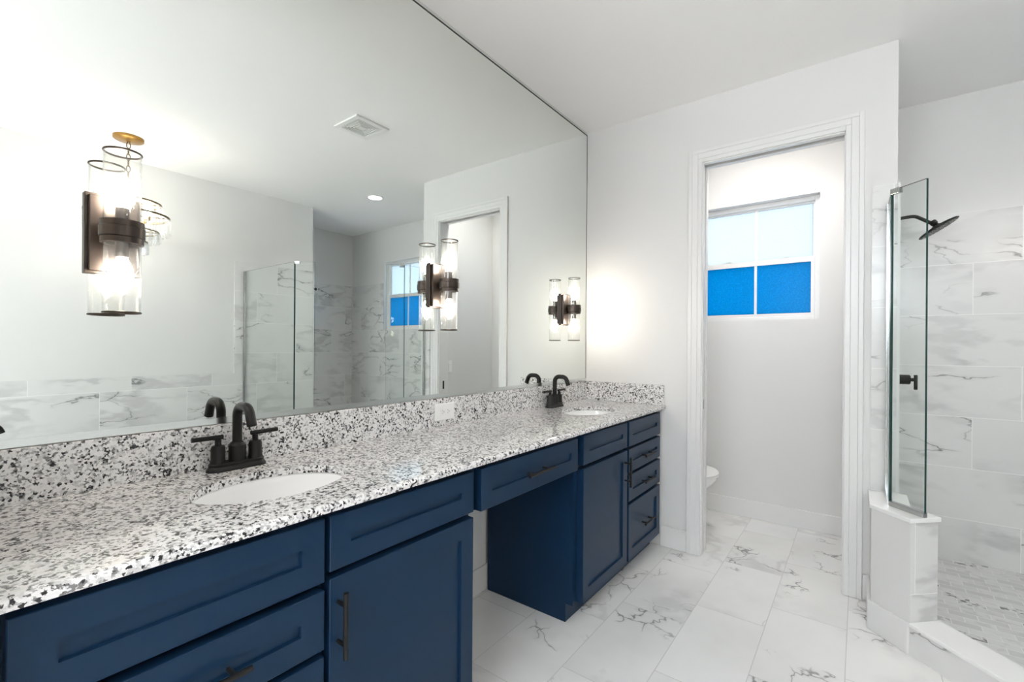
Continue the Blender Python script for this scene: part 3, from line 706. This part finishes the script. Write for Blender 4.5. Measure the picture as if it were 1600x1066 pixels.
downlight('lit round white downlight in the ceiling over the shower', 2.475, 2.99, 'recessed downlights', 3.6)
downlight('added unseen fill light in the ceiling behind the camera, near the vanity', 1.4, -0.75, 'recessed downlights', 3.0)  # added out of view to brighten the room
downlight('added unseen fill light in the ceiling behind the camera, near the tub wall', 2.6, -0.75, 'recessed downlights', 3.0)  # second added light out of view, same purpose
downlight('added unseen fill light in the ceiling of the toilet room', 1.0, 3.215, 'recessed downlights', 8.2)  # unseen, added to brighten the toilet room

# ------------------------------------------------------------------ toilet room
t = thing('toilet', 'white toilet with closed lid beyond the doorway', 'toilet', (0.055, 3.42, 0))
b = nb(); L = []
for s, z, cx in ((0.62, 0, 0.40), (0.6, 0.05, 0.40), (0.56, 0.14, 0.405), (0.68, 0.24, 0.44), (0.92, 0.33, 0.475), (1.0, 0.375, 0.485), (1.0, 0.392, 0.485)):
    L.append(ell(cx, 0, 0.262 * s, 0.182 * s, z, 40, 2.3))
rings(b, L); obj('bowl', b, M_ceramic, t, smooth=True)
b = nb(); rings(b, [ell(0.485, 0, 0.268, 0.187, 0.393, 40, 2.3), ell(0.487, 0, 0.27, 0.19, 0.398, 40, 2.3), ell(0.487, 0, 0.27, 0.19, 0.408, 40, 2.3)]); obj('seat', b, M_plastic, t, smooth=True)
b = nb(); rings(b, [ell(0.487, 0, 0.268, 0.188, 0.410, 40, 2.3), ell(0.487, 0, 0.27, 0.19, 0.414, 40, 2.3), ell(0.487, 0, 0.262, 0.183, 0.426, 40, 2.3), ell(0.487, 0, 0.2, 0.13, 0.430, 40, 2.3)]); obj('lid', b, M_plastic, t, smooth=True)
b = nb(); box(b, 0.005, 0.2, -0.215, 0.215, 0.37, 0.75); obj('tank', b, M_ceramic, t, bevel=0.02, smooth=True)
b = nb(); box(b, -0.001, 0.208, -0.222, 0.222, 0.751, 0.785); obj('tank_lid', b, M_ceramic, t, bevel=0.01, smooth=True)
b = nb(); tube(b, [(0.2, -0.15, 0.69), (0.222, -0.15, 0.69), (0.222, -0.08, 0.68)], 0.007, 10); obj('flush_lever', b, M_chrome, t, smooth=True)
t = thing('light_switch', 'white light switch on the toilet room wall, seen through the mirrored doorway', 'light switch', (1.64, 3.25, 1.09))
b = nb(); box(b, -0.006, 0, -0.036, 0.036, -0.058, 0.058); obj('cover_plate', b, M_plastic, t, bevel=0.002)
b = nb(); box(b, -0.010, -0.006, -0.016, 0.016, -0.033, 0.033); obj('rocker', b, M_plastic, t, bevel=0.002)

# ------------------------------------------------------------------ tub and its filler
t = thing('bathtub', 'white freestanding bathtub under the chandelier against the tiled wall', 'bathtub', (2.84, 1.06, 0))
b = nb(); L = []
for sx, sy, z in ((0.30, 0.72, 0), (0.32, 0.76, 0.05), (0.36, 0.83, 0.4), (0.39, 0.88, 0.565), (0.395, 0.885, 0.575), (0.385, 0.875, 0.58), (0.34, 0.74, 0.58), (0.325, 0.72, 0.565), (0.30, 0.66, 0.3), (0.25, 0.55, 0.15), (0.12, 0.3, 0.13)):
    L.append(ell(0, 0.0, sx, sy, z, 56, 2.6))
rings(b, L); obj('shell', b, M_ceramic, t, smooth=True)
t = thing('tub_filler', 'black curved tub filler spout at the near end of the bathtub', 'faucet', (2.8, 0.262, 0.58))
b = nb(); lathe(b, [(0.026, 0), (0.026, 0.006), (0.016, 0.012)], n=24); obj('base', b, M_black, t, smooth=True)
b = nb(); tube(b, bend([(0, 0, 0.008), (0, 0, 0.185), (0, 0.12, 0.185), (0, 0.14, 0.135)], 0.045, 8), 0.0155, 16); obj('spout', b, M_black, t, smooth=True)
